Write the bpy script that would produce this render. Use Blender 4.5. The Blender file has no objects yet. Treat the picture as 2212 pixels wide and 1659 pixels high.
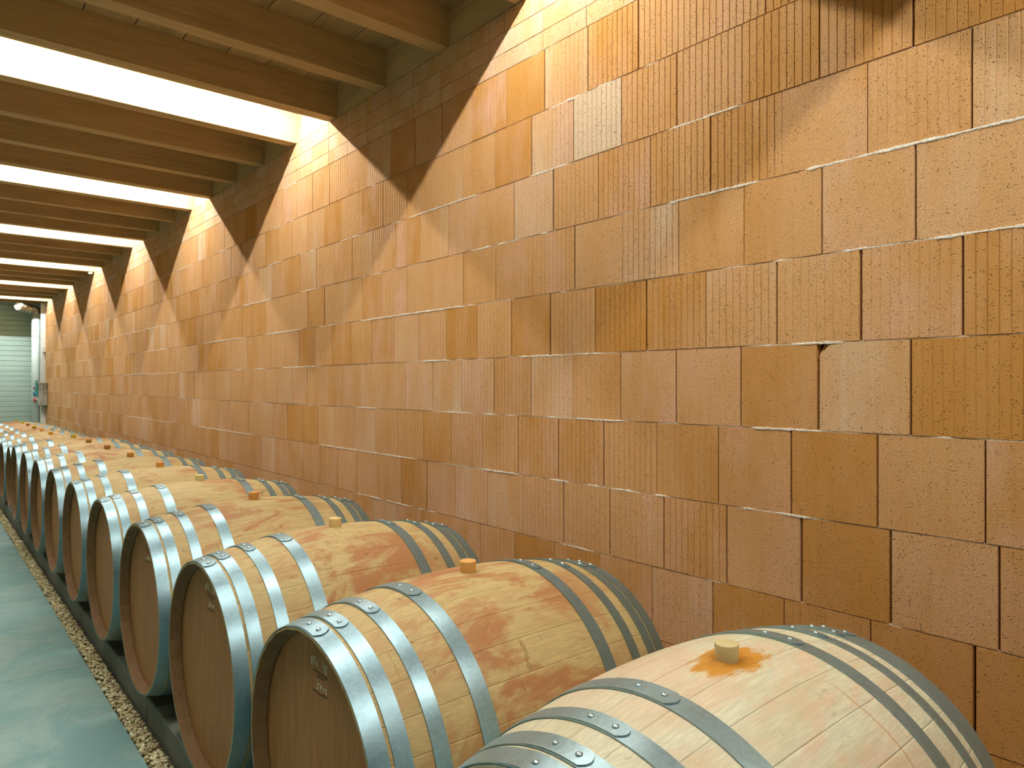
import bpy, math, random
import numpy as np
from mathutils import Matrix, Vector

random.seed(7)
rng = np.random.RandomState(11)
SC = bpy.context.scene
COL = SC.collection

# ------------------------------------------------------------------ camera
D = 1.95            # distance camera line -> brick wall plane (x = D)
EYE = 1.34          # eye height
YAW = 40.40
FPX = 1510.0
cam_d = bpy.data.cameras.new('camera')
cam = bpy.data.objects.new('camera', cam_d)
COL.objects.link(cam)
cam.location = (0, 0, EYE)
cam.rotation_euler = (math.radians(90), 0, math.radians(-YAW))
cam_d.sensor_width = 36.0
cam_d.lens = FPX / 2212.0 * 36.0
cam_d.shift_y = 1.5 / 2212.0
cam_d.clip_start = 0.02
SC.camera = cam

# ------------------------------------------------------------------ world, exposure
w = bpy.data.worlds.new('world'); SC.world = w
w.use_nodes = True
w.node_tree.nodes['Background'].inputs[0].default_value = (0.02, 0.022, 0.022, 1)
w.node_tree.nodes['Background'].inputs[1].default_value = 0.0
SC.view_settings.view_transform = 'Standard'
SC.view_settings.look = 'None'
SC.view_settings.gamma = 1.0
SC.view_settings.use_curve_mapping = False
SC.view_settings.exposure = 0.0
SC.cycles.use_denoising = True
SC.cycles.max_bounces = 6
SC.cycles.use_adaptive_sampling = True
SC.cycles.adaptive_threshold = 0.02
SC.cycles.diffuse_bounces = 4
SC.cycles.glossy_bounces = 3
SC.cycles.sample_clamp_indirect = 6.0
SC.cycles.caustics_reflective = False
SC.cycles.caustics_refractive = False
LAMP = 490.0                      # strength of the LED strips in the ceiling bays
SX = -.55                        # left end of the strips
LAMP_COL = (1.0, 0.985, 0.955, 1)

# ------------------------------------------------------------------ key dimensions
XL = -2.5                        # left wall
YF, YB = -3.4, 8.817 * D         # wall behind the camera, back wall
BEAM0, BEAMP = 2.024 * D, 0.3016 * D
BW, BH = 0.0455 * D, 0.103 * D
ZB = EYE + 0.835 * D             # underside of the beams
ZC = ZB + BH                     # underside of the planks
HB = 0.1283 * D                  # course height
WB = 0.12515 * D                 # block width
ZJ0 = EYE + 0.0609 * D           # bed joint number 0
KX = 0.694                       # kerb face
KZ = EYE - 1.237                 # plinth top
FX = 0.618                       # edge of floor slab

# ------------------------------------------------------------------ helpers
def mesh(name, verts, faces, mat=None, smooth=False):
    m = bpy.data.meshes.new(name)
    m.from_pydata([tuple(v) for v in verts], [], [tuple(f) for f in faces])
    if mat: m.materials.append(mat)
    if smooth: m.polygons.foreach_set('use_smooth', [True] * len(m.polygons))
    m.update()
    return m

def link(name, data, parent=None, loc=(0, 0, 0), rot=(0, 0, 0)):
    o = bpy.data.objects.new(name, data)
    COL.objects.link(o)
    o.location = loc; o.rotation_euler = rot
    if parent: o.parent = parent
    return o

def tag(o, label, cat, group=None, kind=None):
    o['label'] = label; o['category'] = cat
    if group: o['group'] = group
    if kind: o['kind'] = kind
    return o

class MB:
    def __init__(s): s.v = []; s.f = []
    def add(s, v, f):
        b = len(s.v); s.v += [tuple(p) for p in v]; s.f += [tuple(i + b for i in q) for q in f]
    def box(s, x0, x1, y0, y1, z0, z1):
        s.add([(x0,y0,z0),(x1,y0,z0),(x1,y1,z0),(x0,y1,z0),(x0,y0,z1),(x1,y0,z1),(x1,y1,z1),(x0,y1,z1)],
              [(0,3,2,1),(4,5,6,7),(0,1,5,4),(1,2,6,5),(2,3,7,6),(3,0,4,7)])
    def cbox(s, x0, x1, y0, y1, z0, z1, c):
        """box with all edges chamfered by c"""
        X=(x0,x1); Y=(y0,y1); Z=(z0,z1); b=len(s.v); idx={}
        for i in (0,1):
            for j in (0,1):
                for k in (0,1):
                    sx=c if i==0 else -c; sy=c if j==0 else -c; sz=c if k==0 else -c
                    for a,p in (('x',(X[i],Y[j]+sy,Z[k]+sz)),('y',(X[i]+sx,Y[j],Z[k]+sz)),('z',(X[i]+sx,Y[j]+sy,Z[k]))):
                        idx[(i,j,k,a)] = len(s.v); s.v.append(p)
        F=[]
        for i in (0,1):
            F.append([idx[(i,0,0,'x')],idx[(i,1,0,'x')],idx[(i,1,1,'x')],idx[(i,0,1,'x')]])
            F.append([idx[(0,i,0,'y')],idx[(1,i,0,'y')],idx[(1,i,1,'y')],idx[(0,i,1,'y')]])
            F.append([idx[(0,0,i,'z')],idx[(1,0,i,'z')],idx[(1,1,i,'z')],idx[(0,1,i,'z')]])
        for i in (0,1):
            for j in (0,1):
                F.append([idx[(i,j,0,'x')],idx[(i,j,1,'x')],idx[(i,j,1,'y')],idx[(i,j,0,'y')]])
                F.append([idx[(i,0,j,'x')],idx[(i,1,j,'x')],idx[(i,1,j,'z')],idx[(i,0,j,'z')]])
                F.append([idx[(0,i,j,'y')],idx[(1,i,j,'y')],idx[(1,i,j,'z')],idx[(0,i,j,'z')]])
                for k in (0,1):
                    F.append([idx[(i,j,k,'x')],idx[(i,j,k,'y')],idx[(i,j,k,'z')]])
        cen=np.array([(x0+x1)/2,(y0+y1)/2,(z0+z1)/2])
        seen=set()
        for q in F:
            key=tuple(sorted(q))
            if key in seen: continue
            seen.add(key)
            P=[np.array(s.v[a]) for a in q]
            n=np.cross(P[1]-P[0],P[2]-P[0])
            if np.dot(n,sum(P)/len(P)-cen)<0: q=q[::-1]
            s.f.append(tuple(q))
    def tube(s, pts, rad, seg=12, cap=True):
        pts=[Vector(p) for p in pts]; n=len(pts)
        rad=rad if isinstance(rad,(list,tuple)) else [rad]*n
        b=len(s.v); up=Vector((0,0,1))
        for i,p in enumerate(pts):
            t=(pts[min(i+1,n-1)]-pts[max(i-1,0)]).normalized()
            a=t.cross(up)
            if a.length<1e-3: a=t.cross(Vector((0,1,0)))
            a.normalize(); c=t.cross(a)
            for k in range(seg):
                th=2*math.pi*k/seg
                q=p+a*math.cos(th)*rad[i]+c*math.sin(th)*rad[i]; s.v.append(tuple(q))
        for i in range(n-1):
            for k in range(seg):
                k2=(k+1)%seg
                s.f.append((b+i*seg+k,b+(i+1)*seg+k,b+(i+1)*seg+k2,b+i*seg+k2))
        if cap:
            s.f.append(tuple(b+k for k in range(seg)))
            s.f.append(tuple(b+(n-1)*seg+k for k in reversed(range(seg))))
    def mesh(s, name, mat=None, smooth=False): return mesh(name, s.v, s.f, mat, smooth)

# ------------------------------------------------------------------ materials
class NT:
    def __init__(s, name):
        s.m = bpy.data.materials.new(name); s.m.use_nodes = True
        s.t = s.m.node_tree; s.b = s.t.nodes['Principled BSDF']
    def n(s, typ, **k):
        x = s.t.nodes.new(typ)
        for a, v in k.items(): setattr(x, a, v)
        return x
    def l(s, a, b): s.t.links.new(a, b)
    def put(s, sock, v):
        if hasattr(v, 'is_output') or hasattr(v, 'links'): s.l(v, sock)
        else: sock.default_value = v
    def math(s, op, a, b=0.0, clamp=False):
        x = s.n('ShaderNodeMath', operation=op, use_clamp=clamp); s.put(x.inputs[0], a); s.put(x.inputs[1], b); return x.outputs[0]
    def vmath(s, op, a, b):
        x = s.n('ShaderNodeVectorMath', operation=op); s.put(x.inputs[0], a); s.put(x.inputs[1], b); return x.outputs[0]
    def scale(s, vec, sc):
        return s.vmath('MULTIPLY', vec, sc)
    def noise(s, vec, scale=5, detail=3, rough=0.55, w=None, dist=0.0):
        x = s.n('ShaderNodeTexNoise', noise_dimensions='4D' if w is not None else '3D')
        s.l(vec, x.inputs['Vector']); x.inputs['Scale'].default_value = scale
        x.inputs['Detail'].default_value = detail; x.inputs['Roughness'].default_value = rough
        x.inputs['Distortion'].default_value = dist
        if w is not None: s.put(x.inputs['W'], w)
        return x.outputs['Fac']
    def ramp(s, fac, a, b, lo=0.0, hi=1.0):
        x = s.n('ShaderNodeMapRange', interpolation_type='SMOOTHSTEP')
        s.put(x.inputs[0], fac); x.inputs[1].default_value = a; x.inputs[2].default_value = b
        x.inputs[3].default_value = lo; x.inputs[4].default_value = hi
        return x.outputs[0]
    def mix(s, fac, a, b, mode='MIX'):
        x = s.n('ShaderNodeMix', data_type='RGBA', blend_type=mode)
        s.put(x.inputs[0], fac)
        for i, v in ((6, a), (7, b)):
            if isinstance(v, tuple): x.inputs[i].default_value = (*v[:3], 1)
            else: s.l(v, x.inputs[i])
        return x.outputs[2]
    def bump(s, h, dist=0.001, strength=1.0, prev=None):
        x = s.n('ShaderNodeBump'); s.l(h, x.inputs['Height']); x.inputs['Distance'].default_value = dist
        x.inputs['Strength'].default_value = strength
        if prev: s.l(prev, x.inputs['Normal'])
        return x.outputs[0]
    def pos(s): return s.n('ShaderNodeNewGeometry').outputs['Position']
    def obj(s): return s.n('ShaderNodeTexCoord').outputs['Object']
    def out(s, col, rough=0.8, metal=0.0, normal=None, spec=None):
        s.put(s.b.inputs['Base Color'], (*col, 1) if isinstance(col, tuple) else col)
        s.put(s.b.inputs['Roughness'], rough); s.b.inputs['Metallic'].default_value = metal
        if spec is not None: s.b.inputs['Specular IOR Level'].default_value = spec
        if normal is not None: s.l(normal, s.b.inputs['Normal'])
        return s.m

def mat_plain(name, col, rough=0.7, metal=0.0, nscale=40, amt=0.12, spec=None):
    k = NT(name); p = k.pos(); f = k.noise(p, nscale, 4)
    c = k.mix(k.ramp(f, .3, .7), tuple(x*(1-amt) for x in col), tuple(min(1,x*(1+amt)) for x in col))
    return k.out(c, rough, metal, k.bump(f, 0.0006, .5), spec)

def mat_brick(name, attr):
    """fired clay: r of the tone colour = dark orange..pale, g = pink, b = seed"""
    k = NT(name)
    if attr:
        a = k.n('ShaderNodeAttribute', attribute_name='tone'); tc = a.outputs['Color']
    else:
        tc = k.n('ShaderNodeObjectInfo').outputs['Color']
    sp = k.n('ShaderNodeSeparateColor'); k.l(tc, sp.inputs[0])
    R, G, B = sp.outputs
    p = k.pos(); W = k.math('MULTIPLY', B, 60.0)
    # broad kiln flashing, stretched vertically
    broad = k.noise(k.scale(p, (1, 1, .28)), 7.5, 2, .5, W)
    streak = k.noise(k.scale(p, (1, 1, .035)), 62, 3, .6, W)
    t = k.math('ADD', R, k.math('MULTIPLY', k.math('SUBTRACT', broad, .5), .95))
    t = k.math('ADD', t, k.math('MULTIPLY', k.math('SUBTRACT', streak, .5), .35), True)
    c = k.mix(k.ramp(t, .0, .5), BRK[0], BRK[1])
    c = k.mix(k.ramp(t, .5, 1.0), c, BRK[2])
    pk = k.math('MULTIPLY', k.ramp(k.noise(k.scale(p, (1, 1, .5)), 9, 2, .5, k.math('ADD', W, 9.0)), .35, .75), G)
    c = k.mix(k.math('MULTIPLY', pk, .8), c, BRK[3])
    fine = k.noise(p, 260, 3, .65)
    c = k.mix(k.ramp(fine, .3, .7, .0, .45), c, (.30, .15, .035), 'MIX')
    pit = k.n('ShaderNodeTexVoronoi'); k.l(p, pit.inputs['Vector']); pit.inputs['Scale'].default_value = 95
    pitm = k.ramp(pit.outputs['Distance'], .10, .20, 1, 0)
    keep = k.ramp(k.noise(p, 45, 2), .48, .56)
    pm = k.math('MULTIPLY', pitm, keep)
    c = k.mix(k.math('MULTIPLY', pm, .75), c, (.13, .06, .015))
    blob = k.n('ShaderNodeTexVoronoi'); k.l(k.vmath('ADD', p, (3.3, 1.7, 9.1)), blob.inputs['Vector']); blob.inputs['Scale'].default_value = 120
    bm = k.math('MULTIPLY', k.ramp(blob.outputs['Distance'], .12, .30, 1, 0), k.ramp(k.noise(k.vmath('ADD', p, (5., 5., 5.)), 40, 2), .45, .55))
    lime = k.ramp(k.noise(k.scale(p, (1, 1, .3)), 24, 4, .7), .70, .80)
    c = k.mix(k.math('MULTIPLY', lime, .35), c, (.72, .62, .46))
    h = k.math('ADD', k.math('MULTIPLY', fine, .35), k.math('SUBTRACT', bm, pm))
    n = k.bump(h, 0.0024, .9)
    return k.out(c, .92, 0, n, .15)

BRK = [(.60, .29, .065), (.72, .415, .178), (.80, .63, .42), (.79, .49, .335)]

def mat_beam(name, base, axis='x', var=.25):
    k = NT(name); p = k.pos(); r = k.n('ShaderNodeObjectInfo').outputs['Random']
    sc = (.06, 1, 1) if axis == 'x' else (1, .06, 1)
    W = k.math('MULTIPLY', r, 40.0)
    g = k.noise(k.scale(p, sc), 55, 4, .6, W)
    b = k.noise(k.scale(p, sc), 9, 2, .5, W)
    c = k.mix(k.ramp(g, .3, .7), tuple(x*(1-var) for x in base), base)
    c = k.mix(k.ramp(b, .3, .75, 0, .5), c, tuple(min(1, x*1.25) for x in base))
    kn = k.n('ShaderNodeTexVoronoi'); k.l(k.scale(p, (.35, 1, 1) if axis == 'x' else (1, .35, 1)), kn.inputs['Vector']); kn.inputs['Scale'].default_value = 3.1
    c = k.mix(k.math('MULTIPLY', k.ramp(kn.outputs['Distance'], .012, .035, 1, 0), .8), c, (.10, .05, .015))
    return k.out(c, .75, 0, k.bump(g, .0008, .5), .25)

def mat_stave(name, base, stain, redamt, bungstain=False, darkamt=.5):
    """oak staves; coordinates = world position minus barrel centre (axis along x)"""
    k = NT(name)
    oi = k.n('ShaderNodeObjectInfo'); p = k.pos()
    q = k.vmath('SUBTRACT', p, oi.outputs['Location'])
    seed = k.math('MULTIPLY', k.n('ShaderNodeSeparateXYZ').outputs[1], 1)
    sl = k.n('ShaderNodeSeparateXYZ'); k.l(oi.outputs['Location'], sl.inputs[0])
    W = k.math('MULTIPLY', sl.outputs[1], 3.7)
    WR = k.math('ADD', k.math('MULTIPLY', oi.outputs['Random'], 31.0), W)
    fine = k.noise(k.scale(q, (.07, 1, 1)), 240, 4, .62, WR)
    mid = k.noise(k.scale(q, (.10, 1, 1)), 42, 3, .6, WR)
    broad = k.noise(k.scale(q, (.45, 1, 1)), 6, 3, .55, W, .6)
    c = k.mix(k.ramp(fine, .35, .7), tuple(x*.86 for x in base), tuple(min(1, x*1.08) for x in base))
    tint = k.ramp(oi.outputs['Random'], 0, 1, 0, .16)
    c = k.mix(tint, c, (base[0]*.95, base[1]*.80, base[2]*.68))
    c = k.mix(k.ramp(mid, .5, .72, 0, .4), c, (base[0]*.78, base[1]*.62, base[2]*.45))
    # wine stains
    red = k.noise(k.scale(q, (.5, 1.2, 1)), 6.5, 5, .66, k.math('ADD', W, 5.0), 1.2)
    sq = k.n('ShaderNodeSeparateXYZ'); k.l(q, sq.inputs[0])
    mid_x = k.ramp(k.math('ABSOLUTE', sq.outputs[0]), .10, .42, 1.0, .25)
    rm = k.math('MULTIPLY', k.ramp(red, .46, .60), mid_x)
    c = k.mix(k.math('MULTIPLY', rm, redamt), c, stain)
    # grey knots and dark smudges
    kn = k.n('ShaderNodeTexVoronoi', voronoi_dimensions='4D'); k.l(k.scale(q, (.55, 1, 1)), kn.inputs['Vector']); kn.inputs['Scale'].default_value = 4.2; k.l(W, kn.inputs['W'])
    wob = k.math('ADD', kn.outputs['Distance'], k.math('MULTIPLY', k.math('SUBTRACT', k.noise(q, 60, 3, .6), .5), .22))
    c = k.mix(k.math('MULTIPLY', k.ramp(wob, .10, .24, 1, 0), darkamt), c, (base[0]*.38, base[1]*.34, base[2]*.26))
    c = k.mix(k.ramp(broad, .55, .75, 0, .35 * (1 if darkamt > .3 else .4)), c, (base[0]*.62, base[1]*.55, base[2]*.36))
    sm = k.noise(k.scale(q, (.6, 1, 1)), 30, 4, .7, k.math('ADD', W, 11.0))
    c = k.mix(k.ramp(sm, .61, .72, 0, darkamt), c, (base[0]*.34, base[1]*.26, base[2]*.17))
    # scratches
    scr = k.noise(k.vmath('ADD', k.scale(q, (.9, .14, .14)), (0, 0, 4.)), 46, 3, .75, W, .8)
    c = k.mix(k.ramp(scr, .66, .70, 0, darkamt*.7), c, (base[0]*.5, base[1]*.36, base[2]*.22))
    if bungstain:
        ax = k.math('DIVIDE', sq.outputs[0], .088); ay = k.math('DIVIDE', k.math('ADD', sq.outputs[1], .004), .052)
        d = k.math('SQRT', k.math('ADD', k.math('MULTIPLY', ax, ax), k.math('MULTIPLY', ay, ay)))
        d = k.math('ADD', d, k.math('MULTIPLY', k.math('SUBTRACT', k.noise(k.scale(q, (.35, 1, 1)), 48, 4, .65), .5), 1.5))
        up = k.ramp(sq.outputs[2], .2, .3)
        c = k.mix(k.math('MULTIPLY', k.math('MULTIPLY', k.ramp(d, .75, 1.15, 1, 0), up), .93), c, (.50, .215, .004))
        dl = k.math('ABSOLUTE', k.math('ADD', k.math('SUBTRACT', sq.outputs[0], .106), k.math('MULTIPLY', k.math('SUBTRACT', k.noise(q, 14, 3), .5), .03)))
        c = k.mix(k.math('MULTIPLY', k.ramp(dl, .0015, .005, .6, 0), k.ramp(sq.outputs[1], -.17, -.11, 1, 0)), c, (.46, .23, .07))
        c = k.mix(k.math('MULTIPLY', k.math('MULTIPLY', k.ramp(d, .2, .7, 1, 0), up), .5), c, (.22, .08, .01))
    h = k.math('ADD', fine, k.math('MULTIPLY', mid, .5))
    return k.out(c, .62, 0, k.bump(h, .0006, .45), .3)

def mat_head(name, base):
    k = NT(name); oi = k.n('ShaderNodeObjectInfo')
    q = k.vmath('SUBTRACT', k.pos(), oi.outputs['Location'])
    WR = k.math('ADD', k.math('MULTIPLY', oi.outputs['Random'], 31.0), 1.0)
    fine = k.noise(k.scale(q, (1, 1, .06)), 190, 4, .62, WR)
    mid = k.noise(k.scale(q, (1, 1, .12)), 30, 3, .6, WR)
    c = k.mix(k.ramp(fine, .3, .7), tuple(x*.80 for x in base), tuple(x*1.12 for x in base))
    c = k.mix(k.ramp(mid, .4, .75, 0, .5), c, (base[0]*.72, base[1]*.58, base[2]*.5))
    sm = k.noise(k.scale(q, (1, 1, .3)), 22, 4, .7, WR)
    c = k.mix(k.ramp(sm, .62, .74, 0, .65), c, (base[0]*.3, base[1]*.22, base[2]*.15))
    return k.out(c, .66, 0, k.bump(fine, .0006, .5), .3)

def mat_metal(name, base, rough, dull=0.0):
    k = NT(name); oi = k.n('ShaderNodeObjectInfo')
    q = k.vmath('SUBTRACT', k.pos(), oi.outputs['Location'])
    W = k.math('MULTIPLY', oi.outputs['Random'], 20.0)
    sp = k.noise(q, 130, 3, .7, W); b = k.noise(q, 9, 4, .65, W, .5)
    c = k.mix(k.ramp(sp, .35, .7), tuple(x*.84 for x in base), base)
    c = k.mix(k.ramp(b, .45, .75, 0, .35), c, tuple(x*.72 for x in base))
    scr = k.noise(k.scale(q, (1, .12, .12)), 150, 3, .6, W)
    c = k.mix(k.ramp(scr, .55, .75, 0, .25), c, tuple(x*.7 for x in base))
    r = k.ramp(k.math('ADD', k.math('MULTIPLY', b, .7), k.math('MULTIPLY', sp, .3)), .3, .7, rough*.82, rough*1.25)
    return k.out(c, r, 1.0 - dull)

def mat_floor(name, a, b, c3, rough=.5):
    k = NT(name); p = k.pos()
    n1 = k.noise(k.scale(p, (1, .8, 1)), 3.2, 5, .62, None, .8); n2 = k.noise(p, 70, 4, .6)
    n3 = k.noise(k.scale(p, (.35, 1.6, 1)), 9, 4, .6, None, .6)
    c = k.mix(k.ramp(n1, .35, .65), a, b)
    c = k.mix(k.ramp(n3, .45, .75, 0, .6), c, c3)
    c = k.mix(k.ramp(n2, .3, .7, 0, .25), c, tuple(x*.7 for x in a))
    return k.out(c, rough, 0, k.bump(n2, .0005, .35), .35)

def mat_pebble(name, island):
    k = NT(name)
    r = k.n('ShaderNodeNewGeometry').outputs['Random Per Island'] if island else k.n('ShaderNodeObjectInfo').outputs['Random']
    cr = k.n('ShaderNodeValToRGB'); k.l(r, cr.inputs[0])
    e = cr.color_ramp.elements
    e[0].position = 0; e[0].color = (.40, .34, .20, 1); e[1].position = 1; e[1].color = (.88, .86, .72, 1)
    for pz, cc in ((.25, (.56, .49, .31, 1)), (.45, (.66, .59, .41, 1)), (.62, (.62, .50, .36, 1)), (.8, (.74, .70, .53, 1))):
        x = e.new(pz); x.color = cc
    f = k.noise(k.pos(), 300, 3)
    c = k.mix(k.ramp(f, .3, .7, 0, .2), cr.outputs[0], (.3, .26, .1))
    c = k.mix(1.0, c, (1.0, .99, .80), 'MULTIPLY')
    return k.out(c, .8, 0, k.bump(f, .0005, .5), .3)

def mat_emit(name, col, st):
    k = NT(name); e = k.n('ShaderNodeEmission'); e.inputs[0].default_value = col; e.inputs[1].default_value = st
    k.l(e.outputs[0], k.t.nodes['Material Output'].inputs['Surface']); return k.m

M_brick = mat_brick('fired_clay_single', False)
M_brickj = mat_brick('fired_clay_joined', True)
M_core = mat_plain('wall_core', (.10, .055, .022), .95)
M_mortar = mat_plain('lime_mortar', (.80, .74, .62), .9, 0, 160, .25)
M_beam = mat_beam('glulam', (.62, .43, .205), 'x')
M_block = mat_beam('blocking_wood', (.62, .44, .22), 'y')
M_plank = mat_beam('plank_wood', (.54, .40, .21), 'y')
M_stave_new = mat_stave('oak_pale', (.62, .60, .41), (.62, .40, .25), .50, True, .45)
M_stave = mat_stave('oak_aged', (.47, .365, .158), (.34, .135, .048), .85, False, .8)
M_inner = mat_head('oak_inner', (.21, .115, .042))
M_head = mat_head('oak_head', (.46, .22, .075))
M_hoop_dull = mat_metal('galvanised_dull', (.33, .47, .49), .42, .20)
M_hoop = mat_metal('galvanised_bright', (.265, .40, .43), .40, .15)
M_floor = mat_floor('polished_concrete', (.145, .30, .285), (.26, .395, .345), (.19, .265, .225), .5)
M_kerb = mat_floor('kerb_concrete', (.15, .175, .145), (.23, .24, .19), (.12, .125, .095), .85)
M_back = mat_floor('painted_block', (.54, .78, .72), (.60, .82, .75), (.53, .74, .66), .8)
M_plaster = mat_plain('plaster', (.36, .38, .33), .9)
M_soil = mat_plain('soil', (.16, .13, .08), .95, 0, 90)
M_peb = mat_pebble('pebble_single', False); M_pebj = mat_pebble('pebble_many', True)
M_lamp = mat_emit('led_diffuser', LAMP_COL, LAMP)
M_alu = mat_metal('aluminium', (.75, .76, .75), .35)
M_chalk = mat_plain('chalk', (.85, .80, .60), .9)
M_scorch = mat_plain('scorch', (.17, .085, .035), .9)
M_black = mat_plain('black_plastic', (.025, .032, .035), .45)
M_pipe = mat_plain('pipe_paint', (.66, .82, .80), .5, 0, 12, .04)
M_trunk = mat_plain('trunking_plastic', (.82, .90, .88), .45, 0, 12, .04)
M_box = mat_plain('box_grey', (.40, .42, .36), .5, 0, 12, .04)
M_teal = mat_plain('socket_teal', (.08, .42, .42), .4, 0, 12, .05)
M_blue = mat_plain('socket_blue', (.01, .20, .30), .4, 0, 12, .05)
M_red = mat_plain('socket_red', (.45, .08, .05), .4, 0, 12, .05)
M_white = mat_plain('socket_white', (.75, .78, .76), .4, 0, 12, .05)
M_foil = mat_metal('crinkled_foil', (.38, .40, .36), .3)

def mat_bung():
    k = NT('silicone_bung'); oi = k.n('ShaderNodeObjectInfo')
    m = k.out(oi.outputs['Color'], .42, 0, None, .4)
    k.b.inputs['Subsurface Weight'].default_value = .12
    k.b.inputs['Subsurface Radius'].default_value = (.012, .007, .003)
    k.b.inputs['Subsurface Scale'].default_value = 1.0
    return m
M_bung = mat_bung()

# ------------------------------------------------------------------ right wall of hollow clay blocks
def struct(name, data, loc=(0,0,0)):
    o = link(name, data, None, loc); o['kind'] = 'structure'; return o

YW0, YW1 = -2.6, 8.80 * D
m = MB(); m.box(D + .036, D + .20, YF, YB + .1, -.1, ZB - .004)
wall_right = struct('wall_right', m.mesh('wall_right', M_core))

def u2y(v): return D * (0.2604 * v - 0.851)          # v = 1e4 / (image column - vanishing column)
PH = {5: .17, 4: .3226, 3: .0646, 2: .3106, 1: .0984, 0: .3326, -1: .0116, -2: .4312, -3: .0514, -4: .33, -5: .10}
THIN = [.7024, .7425, .788, .8335]

def brick_profile(wd, depth, n=10):
    """(y, x) outline of a ribbed block face; x grows into the wall"""
    y = [(-wd/2, .0009), (-wd/2 + .0010, 0)]
    if depth > 0:
        for i in range(1, n):
            c = -wd/2 + wd*i/n
            y += [(c - .0022, 0), (c - .0006, depth), (c + .0016, 0)]
    y += [(wd/2 - .0010, 0), (wd/2, .0009)]
    return y
def brick_geo(wd, ht, depth, chip=False):
    pr = brick_profile(wd, depth); n = len(pr)
    v = []; f = []
    for (y, x) in pr:
        zt = ht/2
        v += [(x, y, -ht/2), (x, y, zt), (.03, y, -ht/2), (.03, y, zt)]
    if chip:      # broken upper corner on the far side
        for i, (y, x) in enumerate(pr):
            dd = (y - (wd/2 - .030)) / .030
            if dd > 0:
                q = v[4*i+1]; v[4*i+1] = (q[0] + .001, q[1], q[2] - .034*dd - .002)
                q = v[4*i+3]; v[4*i+3] = (q[0], q[1], q[2] - .002)
    for i in range(n-1):
        a = 4*i; b = a+4
        f += [(a, b, b+1, a+1)[::-1], (a+1, b+1, b+3, a+3)[::-1], (a, a+2, b+2, b)[::-1]]
    f += [(0, 1, 3, 2)[::-1], tuple((4*(n-1)+j) for j in (0, 2, 3, 1))[::-1]]
    return v, f
GB = .0040
def tone(row, i):
    r = random.Random(row*977 + i*31 + 5)
    t = min(1, max(0, r.gauss(.40, .10))); g = r.random()**1.3
    if r.random() < .05: t = .68
    if r.random() < .12: t = .14
    return [t, g, r.random(), 1]
OVER = {}      # (row, centre column in the photo) -> (tone, pink)
for (row, px, t, g) in ((0, 1868, .60, .1), (0, 2090, .02, .1), (0, 1520, .42, .6), (0, 1685, .12, .3), (1, 1318, .10, .2), (1, 1450, .20, .3),
                        (4, 1290, 1.25, 0), (4, 1220, .75, .8), (2, 2090, .55, .2), (2, 1875, .52, .9), (-1, 2000, .45, .1), (-1, 1800, .02, .3),
                        (-2, 1825, .05, .2), (-1, 1630, .25, .7), (1, 1970, .35, .9), (1, 2180, .25, .4), (-2, 1500, .2, .5), (0, 1195, .70, .9),
                        (0, 1035, .65, .9), (0, 908, .70, .6), (0, 1100, .35, .3), (1, 1600, .55, .6), (3, 1975, .35, .2), (5, 1220, .6, .2),
                        (-3, 2180, .1, .2), (-3, 1980, .12, .2), (-4, 2000, .1, .1), (1, 1100, .12, .3), (1, 1180, .15, .3)):
    OVER[(row, px)] = (t, g)
bricks = []    # (row, ycentre, zcentre, width, height, depthclass, tone, size)
def col_of(y, x=D):       # image column of a wall point
    c = math.cos(math.radians(YAW)); s = math.sin(math.radians(YAW))
    t = x*s + y*c
    return 1106 + FPX*(x*c - y*s)/t, t
def add_course(row, z0, z1, phase, thin=False):
    k = int((.5/ .4806)) - 4
    k = -8
    while True:
        va = phase + .4806*k; k += 1
        if va < 0: 
            pass
        ya, yb = u2y(va), u2y(va + .4806)
        if yb < YW0: continue
        if ya > YW1: break
        yb = min(yb, YW1 + .05)
        r = random.Random(row*131 + k)
        gap = r.choice((.0015, .0028, .004, .0055, .0075)) if not thin else r.choice((.0008, .0012, .003))
        yc = (ya+yb)/2 + r.uniform(-.0008, .0008)
        if yc > .12*D:
            cx, t = col_of(yc); zc = (z0+z1)/2
            ry = 831 - (zc - EYE)*FPX/t
            area = (FPX/t)**2 if -160 < ry < 1659 and cx < 2360 else 0
            if ry > 831 + 1.0*(cx+179)*.45 and cx < 1500: area *= .1
        else: area = 0; cx = 9999
        tn = tone(row, k)
        for (rr, px), (tt, gg) in OVER.items():
            if rr == row and abs(px - cx) < (cx+179)**2*.4806e-4*.45: tn[0], tn[1] = tt, gg
        if thin: dc = 0; tn[0] = tn[0]*.5 + .50; tn[1] = 1.0  # thin top courses paler and pinker: washed-out lamp glare put into their tone
        else:
            q = r.random(); right = cx > 1500
            if row >= 3: dc = 3 if q < .88 else 1
            elif row >= 1: dc = 3 if q < (.15 if right else .6) else (2 if q < .88 else 1)
            else: dc = (2 if q < .35 else 1) if right else (3 if q < .35 else (2 if q < .9 else 1))
            if row == 2 and right: dc = 1
            if row == 3 and cx > 1880: dc = 2
        chip = (row == 0 and abs(cx - 1868) < 60)
        bricks.append((row, yc, (z0+z1)/2, round((yb-ya) - gap, 4), (z1-z0) - (GB if not thin else .0028), dc, tn, area, chip))
for row, ph in PH.items():
    z1 = ZJ0 + row*HB; z0 = z1 - HB
    if row == 5: z1 = EYE + THIN[0]*D
    add_course(row, z0, z1, ph)
for i in range(3):
    add_course(20+i, EYE + THIN[i]*D, EYE + THIN[i+1]*D, .19, True)
DEPTH = {0: 0, 1: .0004, 2: .0014, 3: .0024}
order = sorted(range(len(bricks)), key=lambda i: -bricks[i][7])
single = set(order[:300])
cache = {}
jv, jf, jc = [], [], []
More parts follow.
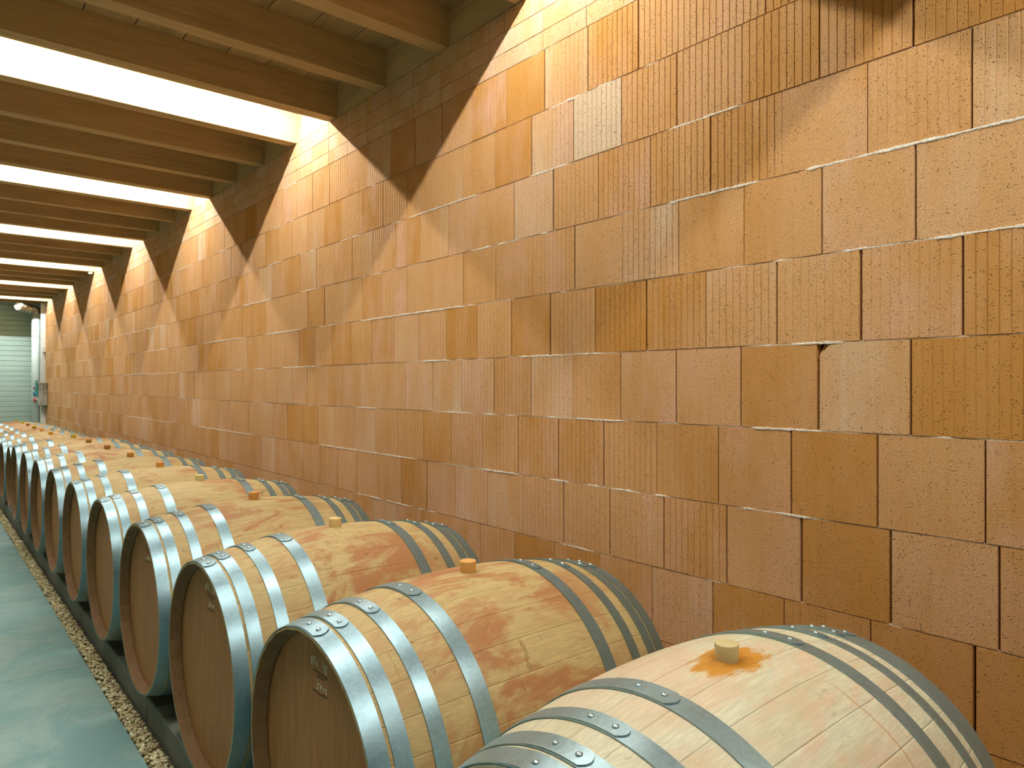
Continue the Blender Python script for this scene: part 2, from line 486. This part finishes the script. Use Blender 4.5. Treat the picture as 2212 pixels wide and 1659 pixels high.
for i, (row, yc, zc, wd, ht, dc, tn, ar, chip) in enumerate(bricks):
    if i in single:
        wq = round(wd, 4); key = (wq, round(ht, 4), dc, chip)
        if key not in cache:
            v, f = brick_geo(wq, ht, DEPTH[dc], chip); cache[key] = mesh('brick', v, f, M_brick)
        o = link('brick', cache[key], wall_right, (D + random.Random(i).uniform(-.0008, .0010), yc, zc))
        o.color = tn
    else:
        v, f = brick_geo(wd, ht, DEPTH[dc] if yc > 0 and yc < 9 else 0, chip)
        b = len(jv); dx = random.Random(i).uniform(-.0008, .0010)
        jv += [(D + dx + p[0], yc + p[1], zc + p[2]) for p in v]
        jf += [tuple(q + b for q in g) for g in f]; jc += [tn]*len(f)
jm = mesh('distant_bricks', jv, jf, M_brickj)
at = jm.attributes.new('tone', 'FLOAT_COLOR', 'FACE')
at.data.foreach_set('color', np.array(jc, dtype=np.float32).ravel())
o = link('distant_bricks', jm, wall_right); o['kind'] = 'stuff'

# ragged lime mortar squeezed out of the bed joints
def smooth_noise(n, step, seed):
    r = np.random.RandomState(seed); k = r.rand(n//step + 3); x = np.arange(n)/step
    i = x.astype(int); t = x - i; t = t*t*(3-2*t)
    return k[i]*(1-t) + k[i+1]*t
def bead(z, seed, amt):
    ys = np.concatenate([np.arange(.2, 5.2, .006), np.arange(5.2, YW1, .022)]); n = len(ys)
    on = smooth_noise(n, 46, seed)*.65 + smooth_noise(n, 9, seed+1)*.35
    r = np.random.RandomState(seed+2)
    lump = smooth_noise(n, 3, seed+3)*.6 + r.rand(n)*.4
    k_ = np.clip((on - (1-amt))*3.0, 0, 1)
    th = GB/2*.9 + k_*np.clip(lump - .28, 0, 1)*.0050
    lump2 = smooth_noise(n, 4, seed+5)*.6 + r.rand(n)*.4
    tl = GB/2*.9 + k_*np.clip(lump2 - .25, 0, 1)*.0056
    xf = .0050 - k_*(.0048 + .0038*np.minimum(lump, lump2)**.5) + r.rand(n)*.0008
    v = []; f = []
    for i in range(n):
        v += [(D + .03, ys[i], z - GB/2), (D + xf[i], ys[i], z - tl[i]), (D + xf[i] - .0006, ys[i], z + r.uniform(-.0008, .0008)), (D + xf[i], ys[i], z + th[i]), (D + .03, ys[i], z + GB/2)]
        if i:
            a = 5*(i-1); b = 5*i
            for j in range(4): f.append((a+j, b+j, b+j+1, a+j+1))
    return mesh('mortar_bead', v, f, M_mortar)
for kz, amt in ((4, .52), (3, .56), (2, .64), (1, .74), (0, .62), (-1, .58), (-2, .66), (-3, .52), (-4, .52), (5, .30)):
    z = ZJ0 + kz*HB if kz < 5 else EYE + THIN[0]*D
    link('mortar_bead', bead(z, 100 + kz*7, amt), wall_right)

# ------------------------------------------------------------------ ceiling
YC0, YC1 = YF, YB
m = MB(); m.box(XL - .1, D + .2, YF - .1, YB + .1, ZC + .028, ZC + .16)
ceiling = struct('ceiling', m.mesh('ceiling', M_core))
px = D + .03
while px > XL:
    x1 = px; x0 = px - .2275; px = x0
    m = MB(); m.cbox(max(x0, XL-.02) + .0025, x1 - .0025, YC0, YC1, ZC, ZC + .028, .0015)
    link('ceiling_plank', m.mesh('ceiling_plank', M_plank), ceiling)
beams = []
kmin = int(math.ceil((YF - BEAM0)/BEAMP)); kmax = 22
m = MB(); m.cbox(XL - .02, D + .10, 0, BW, 0, BH, .002); beam_me = m.mesh('ceiling_beam', M_beam)
m = MB(); m.box(0, .03, .0, BEAMP - BW - .002, .0, BH - .001); blk_me = m.mesh('blocking_board', M_block)
for k in range(kmin, kmax + 1):
    y = BEAM0 + BEAMP*k
    link('ceiling_beam', beam_me, ceiling, (0, y, ZB))
    beams.append(y)
    if y + BEAMP < YB: link('blocking_board', blk_me, ceiling, (D + .004, y + BW + .001, ZB + .0015))
LIT = [k for k in range(-8, 21, 4)]

# LED strips at the top of every fourth bay
m = MB(); m.box(SX, D - .03, -.011, .011, ZC - .011, ZC - .0005); house_me = m.mesh('housing', M_alu)
m = MB(); m.box(SX, D - .03, -.0055, .0055, ZC - .017, ZC - .0112); diff_me = m.mesh('diffuser', M_lamp)
ordn = ['nearest', 'second nearest', 'third', 'fourth', 'fifth', 'farthest']
li = 0
for k in LIT:
    yc = BEAM0 + BEAMP*k + BW + (BEAMP - BW)/2
    if yc < YF: continue
    o = bpy.data.objects.new('strip_light', None); COL.objects.link(o); o.location = (0, yc, 0)
    if k < 0:
        lab = ('narrow strip light in the lit ceiling bay above the near end of the brick wall' if k == -4 else
               'narrow strip light in the ceiling bay behind the viewer')
    else:
        lab = 'narrow strip light inside the %s glowing ceiling bay in view' % ordn[k//4]
    tag(o, lab, 'ceiling light', 'strip lights in every fourth ceiling bay')
    link('housing', house_me, o); link('diffuser', diff_me, o)

# ------------------------------------------------------------------ floor, back wall, other walls
m = MB(); m.box(XL - .1, D + .2, YF - .1, YB + .1, -.25, -.06)
floor = struct('floor', m.mesh('floor', M_kerb))
js = [YF] + [.98 + 2.9*i for i in range(-1, 6)] + [YB]
for a, b in zip(js[:-1], js[1:]):
    m = MB(); m.cbox(XL, FX, a + .002, b - .002, -.059, 0, .0015)
    link('floor_slab', m.mesh('floor_slab', M_floor), floor)
m = MB(); m.box(XL - .1, D + .2, YB + .012, YB + .2, -.1, ZC + .05)
wall_back = struct('wall_back', m.mesh('wall_back', M_core))
z = -.02; CH = .102
while z < ZC:
    m = MB(); m.cbox(XL, D + .03, YB + random.uniform(-.001, .001), YB + .04, z + .003, min(z + CH, ZC) - .002, .004)
    link('block_course', m.mesh('block_course', M_back), wall_back); z += CH
m = MB(); m.box(XL - .12, XL, YF, YB, -.1, ZC); struct('wall_left', m.mesh('wall_left', M_plaster))
m = MB(); m.box(XL - .1, D + .2, YF - .1, YF, -.1, ZC); struct('wall_front', m.mesh('wall_front', M_plaster))

# ------------------------------------------------------------------ plinth under the barrels
m = MB(); m.box(KX + .14, D - .003, YF, YB, -.059, KZ)
plinth = tag(link('barrel_plinth', m.mesh('barrel_plinth', M_kerb)), 'low grey concrete plinth with a jointed kerb, carrying the row of barrels', 'plinth')
y = 3.05 - 1.66*4
while y < YB:
    y1 = min(y + 1.66, YB)
    if y1 - y > .1:
        m = MB(); m.cbox(KX, KX + .139, max(y, YF) + .003, y1 - .003, -.059, KZ, .005)
        link('kerb_block', m.mesh('kerb_block', M_kerb), plinth)
    y = y1

# ------------------------------------------------------------------ gravel strip
m = MB(); m.box(FX + .001, KX - .002, YF, YB, -.059, -.010)
gravel = tag(link('gravel_strip', m.mesh('gravel_strip', M_soil)), 'narrow strip of pale gravel between the concrete floor and the kerb', 'gravel')
phi = (1 + 5**.5)/2
ICO = np.array([(-1,phi,0),(1,phi,0),(-1,-phi,0),(1,-phi,0),(0,-1,phi),(0,1,phi),(0,-1,-phi),(0,1,-phi),(phi,0,-1),(phi,0,1),(-phi,0,-1),(-phi,0,1)])/math.sqrt(1+phi*phi)
ICF = np.array([(0,11,5),(0,5,1),(0,1,7),(0,7,10),(0,10,11),(1,5,9),(5,11,4),(11,10,2),(10,7,6),(7,1,8),(3,9,4),(3,4,2),(3,2,6),(3,6,8),(3,8,9),(4,9,5),(2,4,11),(6,2,10),(8,6,7),(9,8,1)])
def rotm(r):
    a, b, c = r.uniform(-.5, .5), r.uniform(-.5, .5), r.uniform(0, 6.283)
    return np.array(Matrix.Rotation(c, 3, 'Z') @ Matrix.Rotation(a, 3, 'X') @ Matrix.Rotation(b, 3, 'Y'))
def stone(r, s):
    ax = s*np.array([r.uniform(.85, 1.45), r.uniform(.6, .95), r.uniform(.45, .75)])
    return (ICO*(1 + r.uniform(-.16, .16, (12, 1)))*ax) @ rotm(r).T
r = np.random.RandomState(5)
pebm = []
for i in range(14):
    pebm.append(mesh('pebble', stone(r, .0086), ICF.tolist(), M_peb, True))
allv, allf, nb = [], [], 0
cand = []
for yy in np.arange(0.3, YB - .02, .0030):
    x = r.uniform(FX + .002, KX - .015); cand.append((x, yy + r.uniform(-.006, .006)))
    x = r.uniform(FX + .002, KX - .015); cand.append((x, yy + r.uniform(-.006, .006)))
cand.sort(key=lambda c: c[1])
nsing = 0
for (x, y) in cand:
    vis = y > 2.05
    zz = r.uniform(-.008, .012) * (1 if x < KX - .02 else .8)
    if vis and nsing < 300 and zz > .0005:
        o = link('pebble', pebm[r.randint(14)], gravel, (x, y, zz), (r.uniform(-.5,.5), r.uniform(-.5,.5), r.uniform(0,6.28))); nsing += 1
        s = r.uniform(.8, 1.25); o.scale = (s, s, s)
    else:
        v = stone(r, .0084*r.uniform(.75, 1.2)) + np.array([x, y, zz])
        allv.append(v); allf.append(ICF + nb); nb += 12
pm_ = mesh('gravel_stones', np.concatenate(allv).tolist(), np.concatenate(allf).tolist(), M_pebj, True)
o = link('gravel_stones', pm_, gravel); o['kind'] = 'stuff'

# ------------------------------------------------------------------ barrels (axis along x)
def barrel_proto(HL, R, RE, wood, hoopm, hoops, gap=.00001, chf=.00010):
    """returns list of (name, mesh, rotation about x, colour flag, children)"""
    def rad(x):                        # outer radius at distance x from the middle
        u = abs(x)/HL; return R - (R-RE)*(u**2.0*.94 + u**3*.06)
    parts = []
    NS = 30; da = 2*math.pi/NS; NX = 18
    xs = [-HL, -HL+.016, -HL+.031] + [(HL-.031)*(2*i/14-1) for i in range(1, 14)] + [HL-.031, HL-.016, HL]
    NX = len(xs)-1
    v, f = [], []
    g = gap/R
    for ix, x in enumerate(xs):
        ro = rad(x)
        d = HL - abs(x)
        ri = ro - (.0045 if d < .001 else (.0155 if d < .02 else .027))
        for a in (-da/2+g, -da/2+g+.0030/R, -da/6, da/6, da/2-g-.0030/R, da/2-g):
            rr = ro - (chf if abs(abs(a)-(da/2-g)) < 1e-9 else 0)
            if ix in (0, NX): rr -= .0012
            v.append((x, math.sin(a)*rr, math.cos(a)*rr))
        for a in (da/2-g, -da/2+g): v.append((x, math.sin(a)*ri, math.cos(a)*ri))
    for i in range(NX):
        for j in range(8):
            j2 = (j+1) % 8; f.append((8*i+j, 8*i+j2, 8*(i+1)+j2, 8*(i+1)+j))
    f.append(tuple(range(8))[::-1]); f.append(tuple(8*NX+j for j in range(8)))
    stave = mesh('stave', v, f, wood, False)
    stave.materials.append(M_inner)
    for i in range(NX): stave.polygons[8*i+6].material_index = 1
    sm = [False]*len(stave.polygons)
    for i in range(NX):
        for j in range(5): sm[8*i+j] = True
    stave.polygons.foreach_set('use_smooth', sm)
    for k in range(NS): parts.append(('stave', stave, k*da, []))
    # front head boards and back head
    ZH = HL - .037; rh = rad(ZH) - .0262; NBD = 7; bw = 2*rh/NBD
    for k in range(NBD):
        y0 = -rh + k*bw + .0003; y1 = y0 + bw - .0006
        n = 7; top = []
        for i in range(n):
            y = y0 + (y1-y0)*i/(n-1); top.append((y, math.sqrt(max(rh*rh - y*y, 0))))
        ring = [(y, z) for y, z in top] + [(y, -z) for y, z in reversed(top)]
        nn = len(ring); vv = [(-ZH, y, z) for y, z in ring] + [(-ZH + .018, y, z) for y, z in ring]
        ff = [tuple(range(nn))[::-1], tuple(range(nn, 2*nn))] + [(i, (i+1) % nn, nn+(i+1) % nn, nn+i) for i in range(nn)]
        parts.append(('head_board', mesh('head_board', vv, ff, M_head), 0, []))
    vv = [(ZH + dx, math.cos(a)*rh, math.sin(a)*rh) for dx in (-.018, 0) for a in np.linspace(0, 2*math.pi, 49)[:-1]]
    ff = [tuple(range(48))[::-1], tuple(range(48, 96))] + [(i, (i+1) % 48, 48+(i+1) % 48, 48+i) for i in range(48)]
    parts.append(('head', mesh('head', vv, ff, M_head), 0, []))
    # hoops
    for (xa, xb) in [(-b, -a) for a, b in hoops] + list(hoops):
        NSG = 128; v = []; f = []
        w_ = xb - xa
        cols = [(xa, .0000), (xa, .0021), (xa, .0021), (xa + w_*.5, .0023), (xb, .0021), (xb, .0021), (xb, .0000)]
        ra_, rb_ = rad(xa), rad(xb)
        for s_ in range(NSG):
            th = 2*math.pi*s_/NSG
            for x, e in cols:
                t = (x - xa)/w_; rr = ra_ + (rb_-ra_)*t + .0006 + e
                v.append((x, math.sin(th)*rr, math.cos(th)*rr))
        for s_ in range(NSG):
            s2 = (s_+1) % NSG
            for j in (0, 2, 3, 5): f.append((7*s_+j, 7*s2+j, 7*s2+j+1, 7*s_+j+1)[::-1])
        hm = mesh('hoop', v, f, hoopm, True)
        # lapped end with a rounded tip
        v = []; f = []; NC = 9; NR = 9
        for i in range(NC):
            q = 2*i/(NC-1) - 1; x = xa + .0012 + (w_-.0024)*(i/(NC-1)); t = (x-xa)/w_
            rr = ra_ + (rb_-ra_)*t + .0029
            a0 = -(.136 + .034*(1-q*q))*.375/R; a1 = .26
            for j in range(NR):
                a = a0 + (a1-a0)*j/(NR-1); e = .0024*(1 - max(0, (j-4)/(NR-5)))
                v.append((x, math.sin(a)*(rr+e), math.cos(a)*(rr+e)))
            v.append((x, math.sin(a0)*(rr-.001), math.cos(a0)*(rr-.001)))
        K = NR+1
        for i in range(NC-1):
            for j in range(NR-1): f.append((K*i+j, K*(i+1)+j, K*(i+1)+j+1, K*i+j+1))
            f.append((K*i+NR, K*(i+1)+NR, K*(i+1), K*i))
        for j in range(NR-1):
            pass
        # side walls
        for i in (0, NC-1):
            b = len(v)
            for j in range(NR):
                p = v[K*i+j]; L = math.hypot(p[1], p[2]); sfac = (L-.0045)/L
                v.append((p[0], p[1]*sfac, p[2]*sfac))
            for j in range(NR-1): f.append((K*i+j, K*i+j+1, b+j+1, b+j))
        lap = mesh('lap_end', v, f, hoopm, False)
        kids = [('lap_end', lap)]
        xm = (xa+xb)/2; rr = (ra_+rb_)/2 + .0050
        for a in (.042, -.106):
            a *= .375/R*.95; v = []; f = []; n = 10; rv = .0058
            prof = [(1.0, -.002), (1.0, .0008), (.82, .0024), (.45, .0036)]
            ex = Vector((1, 0, 0)); er = Vector((0, math.sin(a), math.cos(a))); et = ex.cross(er)
            for pr_, ph_ in prof:
                for s_ in range(n):
                    th = 2*math.pi*s_/n
                    v.append(tuple(Vector((xm, 0, 0)) + er*(rr+ph_) + (ex*math.cos(th) + et*math.sin(th))*rv*pr_))
            v.append(tuple(Vector((xm, 0, 0)) + er*(rr+.0041)))
            for q in range(3):
                for s_ in range(n):
                    s2 = (s_+1) % n; f.append((q*n+s_, q*n+s2, (q+1)*n+s2, (q+1)*n+s_))
            for s_ in range(n): f.append((3*n+s_, 3*n+(s_+1) % n, 4*n))
            rm = mesh('rivet', v, f, M_rivet, True); rm.flip_normals() if False else None
            kids.append(('rivet', rm))
        parts.append(('hoop', hm, None, kids))
    # bung
    v = []; f = []; n = 28
    prof = [(.0185, -.02), (.0203, .004), (.0213, .0265), (.0208, .0285), (.0195, .0292), (.010, .0288)]
    for pr_, ph_ in prof:
        for s_ in range(n):
            th = 2*math.pi*s_/n; v.append((math.cos(th)*pr_, math.sin(th)*pr_, R + ph_))
    for q in range(len(prof)-1):
        for s_ in range(n):
            s2 = (s_+1) % n; f.append((q*n+s_, q*n+s2, (q+1)*n+s2, (q+1)*n+s_))
    f.append(tuple((len(prof)-1)*n+s_ for s_ in range(n)))
    parts.append(('bung', mesh('bung', v, f, M_bung, True), 0, []))
    return parts
M_rivet = mat_metal('rivet_zinc', (.50, .66, .68), .30, .2)

BIG = dict(HL=.449, R=.3745, RE=.319); SMALL = dict(HL=.430, R=.348, RE=.287)
hoopsB = [(.4090, .4486), (.3655, .4010), (.289, .323), (.172, .213)]
hoopsS = [(.3910, .4296), (.3490, .3835), (.274, .307), (.163, .203)]
P_new = barrel_proto(gap=.00002, chf=.00012, wood=M_stave_new, hoopm=M_hoop_dull, hoops=hoopsB, **BIG)
P_old = barrel_proto(wood=M_stave, hoopm=M_hoop, hoops=hoopsB, **BIG)
P_small = barrel_proto(wood=M_stave, hoopm=M_hoop, hoops=hoopsS, **SMALL)

def place_barrel(proto, x, y, z, bung, label, spin=0.0, group='oak barrels lying in a row along the brick wall'):
    root = bpy.data.objects.new('oak_barrel', None); COL.objects.link(root); root.location = (x, y, z)
    tag(root, label, 'barrel', group)
    for name, me, rx, kids in proto:
        if name == 'bung' and bung is None: continue
        o = bpy.data.objects.new(name, me); COL.objects.link(o); o.parent = root
        if name == 'hoop': o.rotation_euler.x = spin + random.uniform(-.02, .02)
        elif name == 'stave': o.rotation_euler.x = rx
        if name == 'bung': o.color = (*bung, 1)
        for kn, km in kids:
            q = bpy.data.objects.new(kn, km); COL.objects.link(q); q.parent = o
    return root

AMB = (.62, .22, .035); 
ys = [.699, 1.465, 2.228, 2.992, 3.742, 4.505, 5.262, 6.014, 6.764, 7.516, 8.242, 8.945, 9.645, 10.345, 11.045, 11.745, 12.445]
cols = [(.56, .48, .23), (.66, .36, .10), (.66, .50, .20), (.64, .32, .07), (.64, .56, .22), (.60, .27, .06), (.50, .22, .05), (.36, .15, .03),
        (.38, .17, .04), (.55, .44, .03), None, (.62, .30, .02), (.62, .32, .08), (.42, .32, .005), (.50, .18, .07), (.55, .50, .10), (.48, .42, .06)]
labs = ['pale new oak barrel nearest the camera with an orange stain around its bung',
        'oak barrel with an amber bung and chalk letters on its head, second from the camera',
        'oak barrel with a two-tone yellow bung and reddish drips, third from the camera',
        'fourth oak barrel from the camera, short orange bung and a scraped red stain',
        'fifth oak barrel from the camera, pale yellow bung and bright hoops',
        'sixth oak barrel from the camera, orange bung, between a yellow and a brown bung',
        'seventh oak barrel from the camera with a low reddish brown bung',
        'eighth oak barrel from the camera with a dark brown bung',
        'ninth oak barrel from the camera, small brown bung before a yellow one',
        'tenth oak barrel from the camera, last full-size one with a yellow bung',
        'eleventh oak barrel from the camera, slightly smaller and showing no bung',
        'twelfth oak barrel from the camera, smaller, with an amber bung',
        'thirteenth oak barrel from the camera, smaller, with an orange bung',
        'fourteenth oak barrel from the camera, smaller, with an olive yellow bung',
        'fifteenth oak barrel from the camera, smaller, with a rust coloured bung',
        'sixteenth oak barrel from the camera, smaller, with a pale yellow bung',
        'oak barrel with an olive bung at the far end of the row']
roots = []
for i, y in enumerate(ys):
    if i == 0: pr, x, z = P_new, 1.096, EYE - .862
    elif i < 10: pr, x, z = P_old, 1.096, EYE - .862
    else: pr, x, z = P_small, 1.100 + random.uniform(-.006, .006), KZ + .3483 + .003
    sp = -.06 if i == 0 else random.uniform(-.02, .02)
    roots.append(place_barrel(pr, x, y, z, cols[i], labs[i], sp))

# chalk letters and scorched lines on three heads, traced in head coordinates
CY, CX = 10000, 0
def hp(zx, zy):
    """enlarged-photo point -> (y, z) relative to the centre of the second barrel's head"""
    px = 560 + zx/11.06; py = 1360 + zy/11.06
    X = 1.096 - BIG['HL'] + .037
    p = px + 179; Y = X*(2604/p - .851); Z = X*(py - 831)/p*1.3132
    return Y - 1.465, (EYE - Z) - (EYE - .862)
def strokes(name, lines, wd, mat, root):
    X = -BIG['HL'] + .037 - .0006; v = []; f = []
    for ln in lines:
        pts = [hp(*q) for q in ln]
        for (a, b) in zip(pts[:-1], pts[1:]):
            dy, dz = b[0]-a[0], b[1]-a[1]; L = math.hypot(dy, dz) or 1; ny, nz = -dz/L*wd/2, dy/L*wd/2
            ey, ez = dy/L*wd*.3, dz/L*wd*.3; k = len(v)
            for xx in (X, X + .0008):
                v += [(xx, a[0]-ey+ny, a[1]-ez+nz), (xx, a[0]-ey-ny, a[1]-ez-nz), (xx, b[0]+ey-ny, b[1]+ez-nz), (xx, b[0]+ey+ny, b[1]+ez+nz)]
            f += [(k, k+1, k+2, k+3), (k+7, k+6, k+5, k+4), (k, k+3, k+7, k+4), (k+1, k, k+4, k+5), (k+2, k+1, k+5, k+6), (k+3, k+2, k+6, k+7)]
    return link(name, mesh(name, v, f, mat), root)
W1 = [[(1240,630),(1268,850),(1290,632)], [(1345,655),(1322,640),(1322,760),(1335,815),(1352,820)], [(1392,680),(1368,670),(1356,740),(1362,800),(1382,800),(1393,730),(1385,672)], [(1362,800),(1402,892)],
      [(1528,790),(1548,1005)], [(1580,870),(1562,905),(1600,950),(1590,985),(1575,1040),(1605,1068),(1622,1020),(1600,965),(1622,915),(1605,868),(1580,870)]]
W2 = [[(1395,1290),(1432,1308)], [(1415,1300),(1418,1400),(1392,1410),(1372,1382)], [(1462,1460),(1470,1330),(1500,1350),(1506,1400),(1470,1400)],
      [(1540,1505),(1548,1400),(1572,1450),(1600,1425),(1605,1560)], [(1605,1470),(1618,1440)]]
S1 = [[(1305,945),(1400,1010),(1480,1070),(1630,1190)], [(1380,1090),(1550,1215)]]
S2 = [[(1295,1425),(1430,1530),(1540,1610)], [(1520,1560),(1620,1640)]]
for ri, full in ((1, True), (2, True), (3, False)):
    if full:
        for g_ in ([W1[0]], [W1[1]], W1[2:4], [W1[4]], [W1[5]]): strokes('chalk_letter', g_, .0028, M_chalk, roots[ri])
    for g_ in (W2[:2], [W2[2]], W2[3:]): strokes('chalk_letter', g_, .0028, M_chalk, roots[ri])
    for g_ in S1 + S2: strokes('scorch_line', [g_], .0040, M_scorch, roots[ri])

# ------------------------------------------------------------------ far corner: duct, trunking, socket box, tub
duct = tag(bpy.data.objects.new('vertical_duct', None), 'round pale vertical duct topped with crinkled foil hose in the far corner', 'duct'); COL.objects.link(duct)
duct.location = (1.81, 16.8, 0)
m = MB(); m.tube([(0, 0, KZ), (0, 0, 2.775)], .078, 24); link('pipe', m.mesh('pipe', M_pipe, True), duct)
for zz in (1.05, 2.3):
    m = MB(); m.tube([(0, 0, zz), (0, 0, zz + .025)], .0805, 24); link('collar', m.mesh('collar', M_pipe), duct)
FZ = 2.778
pts, rads = [], []
N = 44
for i in range(N+1):
    t = i/N; a = t*math.pi/2
    if t < .45:
        a = t/.45*math.pi/2; P = (-.13*(1-math.cos(a)), -.10*(1-math.cos(a)), .0 + .070*math.sin(a))
    else:
        q = (t-.45)/.55; P = (-.13 - .20*q, -.10 - .30*q, .070 + .004*q)
    pts.append(P); rads.append(.083 + (.006 if i % 2 else -.005) + random.uniform(-.003, .003))
m = MB(); m.tube(pts, rads, 20)
m.v = [(x + random.uniform(-.003, .003), y + random.uniform(-.003, .003), z + random.uniform(-.003, .003)) for x, y, z in m.v]
fo = link('foil_hose', m.mesh('foil_hose', M_foil), duct, (0, 0, FZ)); fo['label'] = 'crinkled silver foil hose'
m = MB(); m.tube([(0, 0, FZ-.022), (0, 0, FZ-.001)], .091, 24); link('hose_clamp', m.mesh('hose_clamp', M_alu), duct)
trunk = tag(bpy.data.objects.new('cable_trunking', None), 'white vertical cable trunking at the far end of the brick wall', 'trunking'); COL.objects.link(trunk)
trunk.location = (D, 16.6, 0)
m = MB(); m.cbox(-.078, -.001, 0, .10, KZ, ZB - .002, .003); link('trunking_body', m.mesh('trunking_body', M_trunk), trunk)
m = MB(); m.cbox(-.084, -.0785, .012, .088, KZ + .01, ZB - .01, .002); link('trunking_cover', m.mesh('trunking_cover', M_trunk), trunk)
m = MB(); m.cbox(-.06, -.001, -.055, -.003, 1.98, 2.08, .004); link('junction_box', m.mesh('junction_box', M_white), trunk)
bx = tag(bpy.data.objects.new('socket_box', None), 'grey socket box with teal and red outlets at the brick wall end', 'socket box'); COL.objects.link(bx)
bx.location = (D - .002, 16.32, EYE - .175)
m = MB(); m.cbox(-.150, 0, 0, .26, -.235, .225, .012); link('enclosure', m.mesh('enclosure', M_box), bx)
m = MB(); m.tube([(-.105, -.008, .16), (-.105, -.010, -.04), (-.115, -.010, -.10), (-.145, -.008, -.20)], .0035, 8); link('seam_cable', m.mesh('seam_cable', M_white, True), bx)
m = MB(); m.tube([(-.045, -.006, 0), (-.045, .002, 0)], .012, 14); link('screw_hole', m.mesh('screw_hole', M_black), bx)
m = MB(); m.cbox(-.19, -.151, .03, .23, -.05, .235, .012); link('front_cover', m.mesh('front_cover', M_teal), bx)
m = MB(); m.box(-.185, -.150, .04, .22, .238, .250); link('handle', m.mesh('handle', M_black), bx)
for (dz, mt, rr, nm) in ((.12, M_red, .017, 'outlet_red'), (.005, M_blue, .040, 'outlet_blue'), (-.115, M_red, .034, 'outlet_large')):
    m = MB(); m.tube([(-.151, .12, dz), (-.192, .12, dz - .006), (-.222, .12, dz - .012)], [rr*1.15, rr*1.1, rr], 18)
    so = link('outlet', m.mesh('outlet', mt, False), bx); so['label'] = {'outlet_red': 'small red outlet', 'outlet_blue': 'blue outlet', 'outlet_large': 'larger red outlet'}[nm]
m = MB(); m.tube([(-.150, .12, -.112), (-.175, .12, -.113)], .044, 18); link('outlet_collar', m.mesh('outlet_collar', M_white), bx)

tub = tag(bpy.data.objects.new('plastic_tub', None), 'dark round-edged plastic tub standing upside down past the last barrel', 'tub'); COL.objects.link(tub)
tub.location = (.72, 13.35, KZ)
prof = [(.345, 0), (.345, .03), (.33, .035), (.29, .60), (.27, .665), (.235, .69), (.0, .70)]
v = []; f = []; n = 36
for rr, zz in prof[:-1]:
    for s_ in range(n): v.append((math.cos(2*math.pi*s_/n)*rr, math.sin(2*math.pi*s_/n)*rr, zz))
v.append((0, 0, .70))
for q in range(len(prof)-2):
    for s_ in range(n): f.append((q*n+s_, q*n+(s_+1) % n, (q+1)*n+(s_+1) % n, (q+1)*n+s_))
for s_ in range(n): f.append(((len(prof)-2)*n+s_, (len(prof)-2)*n+(s_+1) % n, len(v)-1))
link('tub_body', mesh('tub_body', v, f, M_black, True), tub)

sen = tag(bpy.data.objects.new('dome_sensor', None), 'small white dome sensor under a beam beside the fourth glowing bay', 'sensor'); COL.objects.link(sen)
sen.location = (1.905, BEAM0 + BEAMP*13 + .045, ZB)
m = MB(); m.tube([(0, 0, -.0005), (0, 0, -.012)], .036, 20); link('base', m.mesh('base', M_white), sen)
m = MB(); m.tube([(0, 0, -.012), (0, 0, -.022), (0, 0, -.031), (0, 0, -.036)], [.034, .031, .022, .008], 20); link('dome', m.mesh('dome', M_white, True), sen)
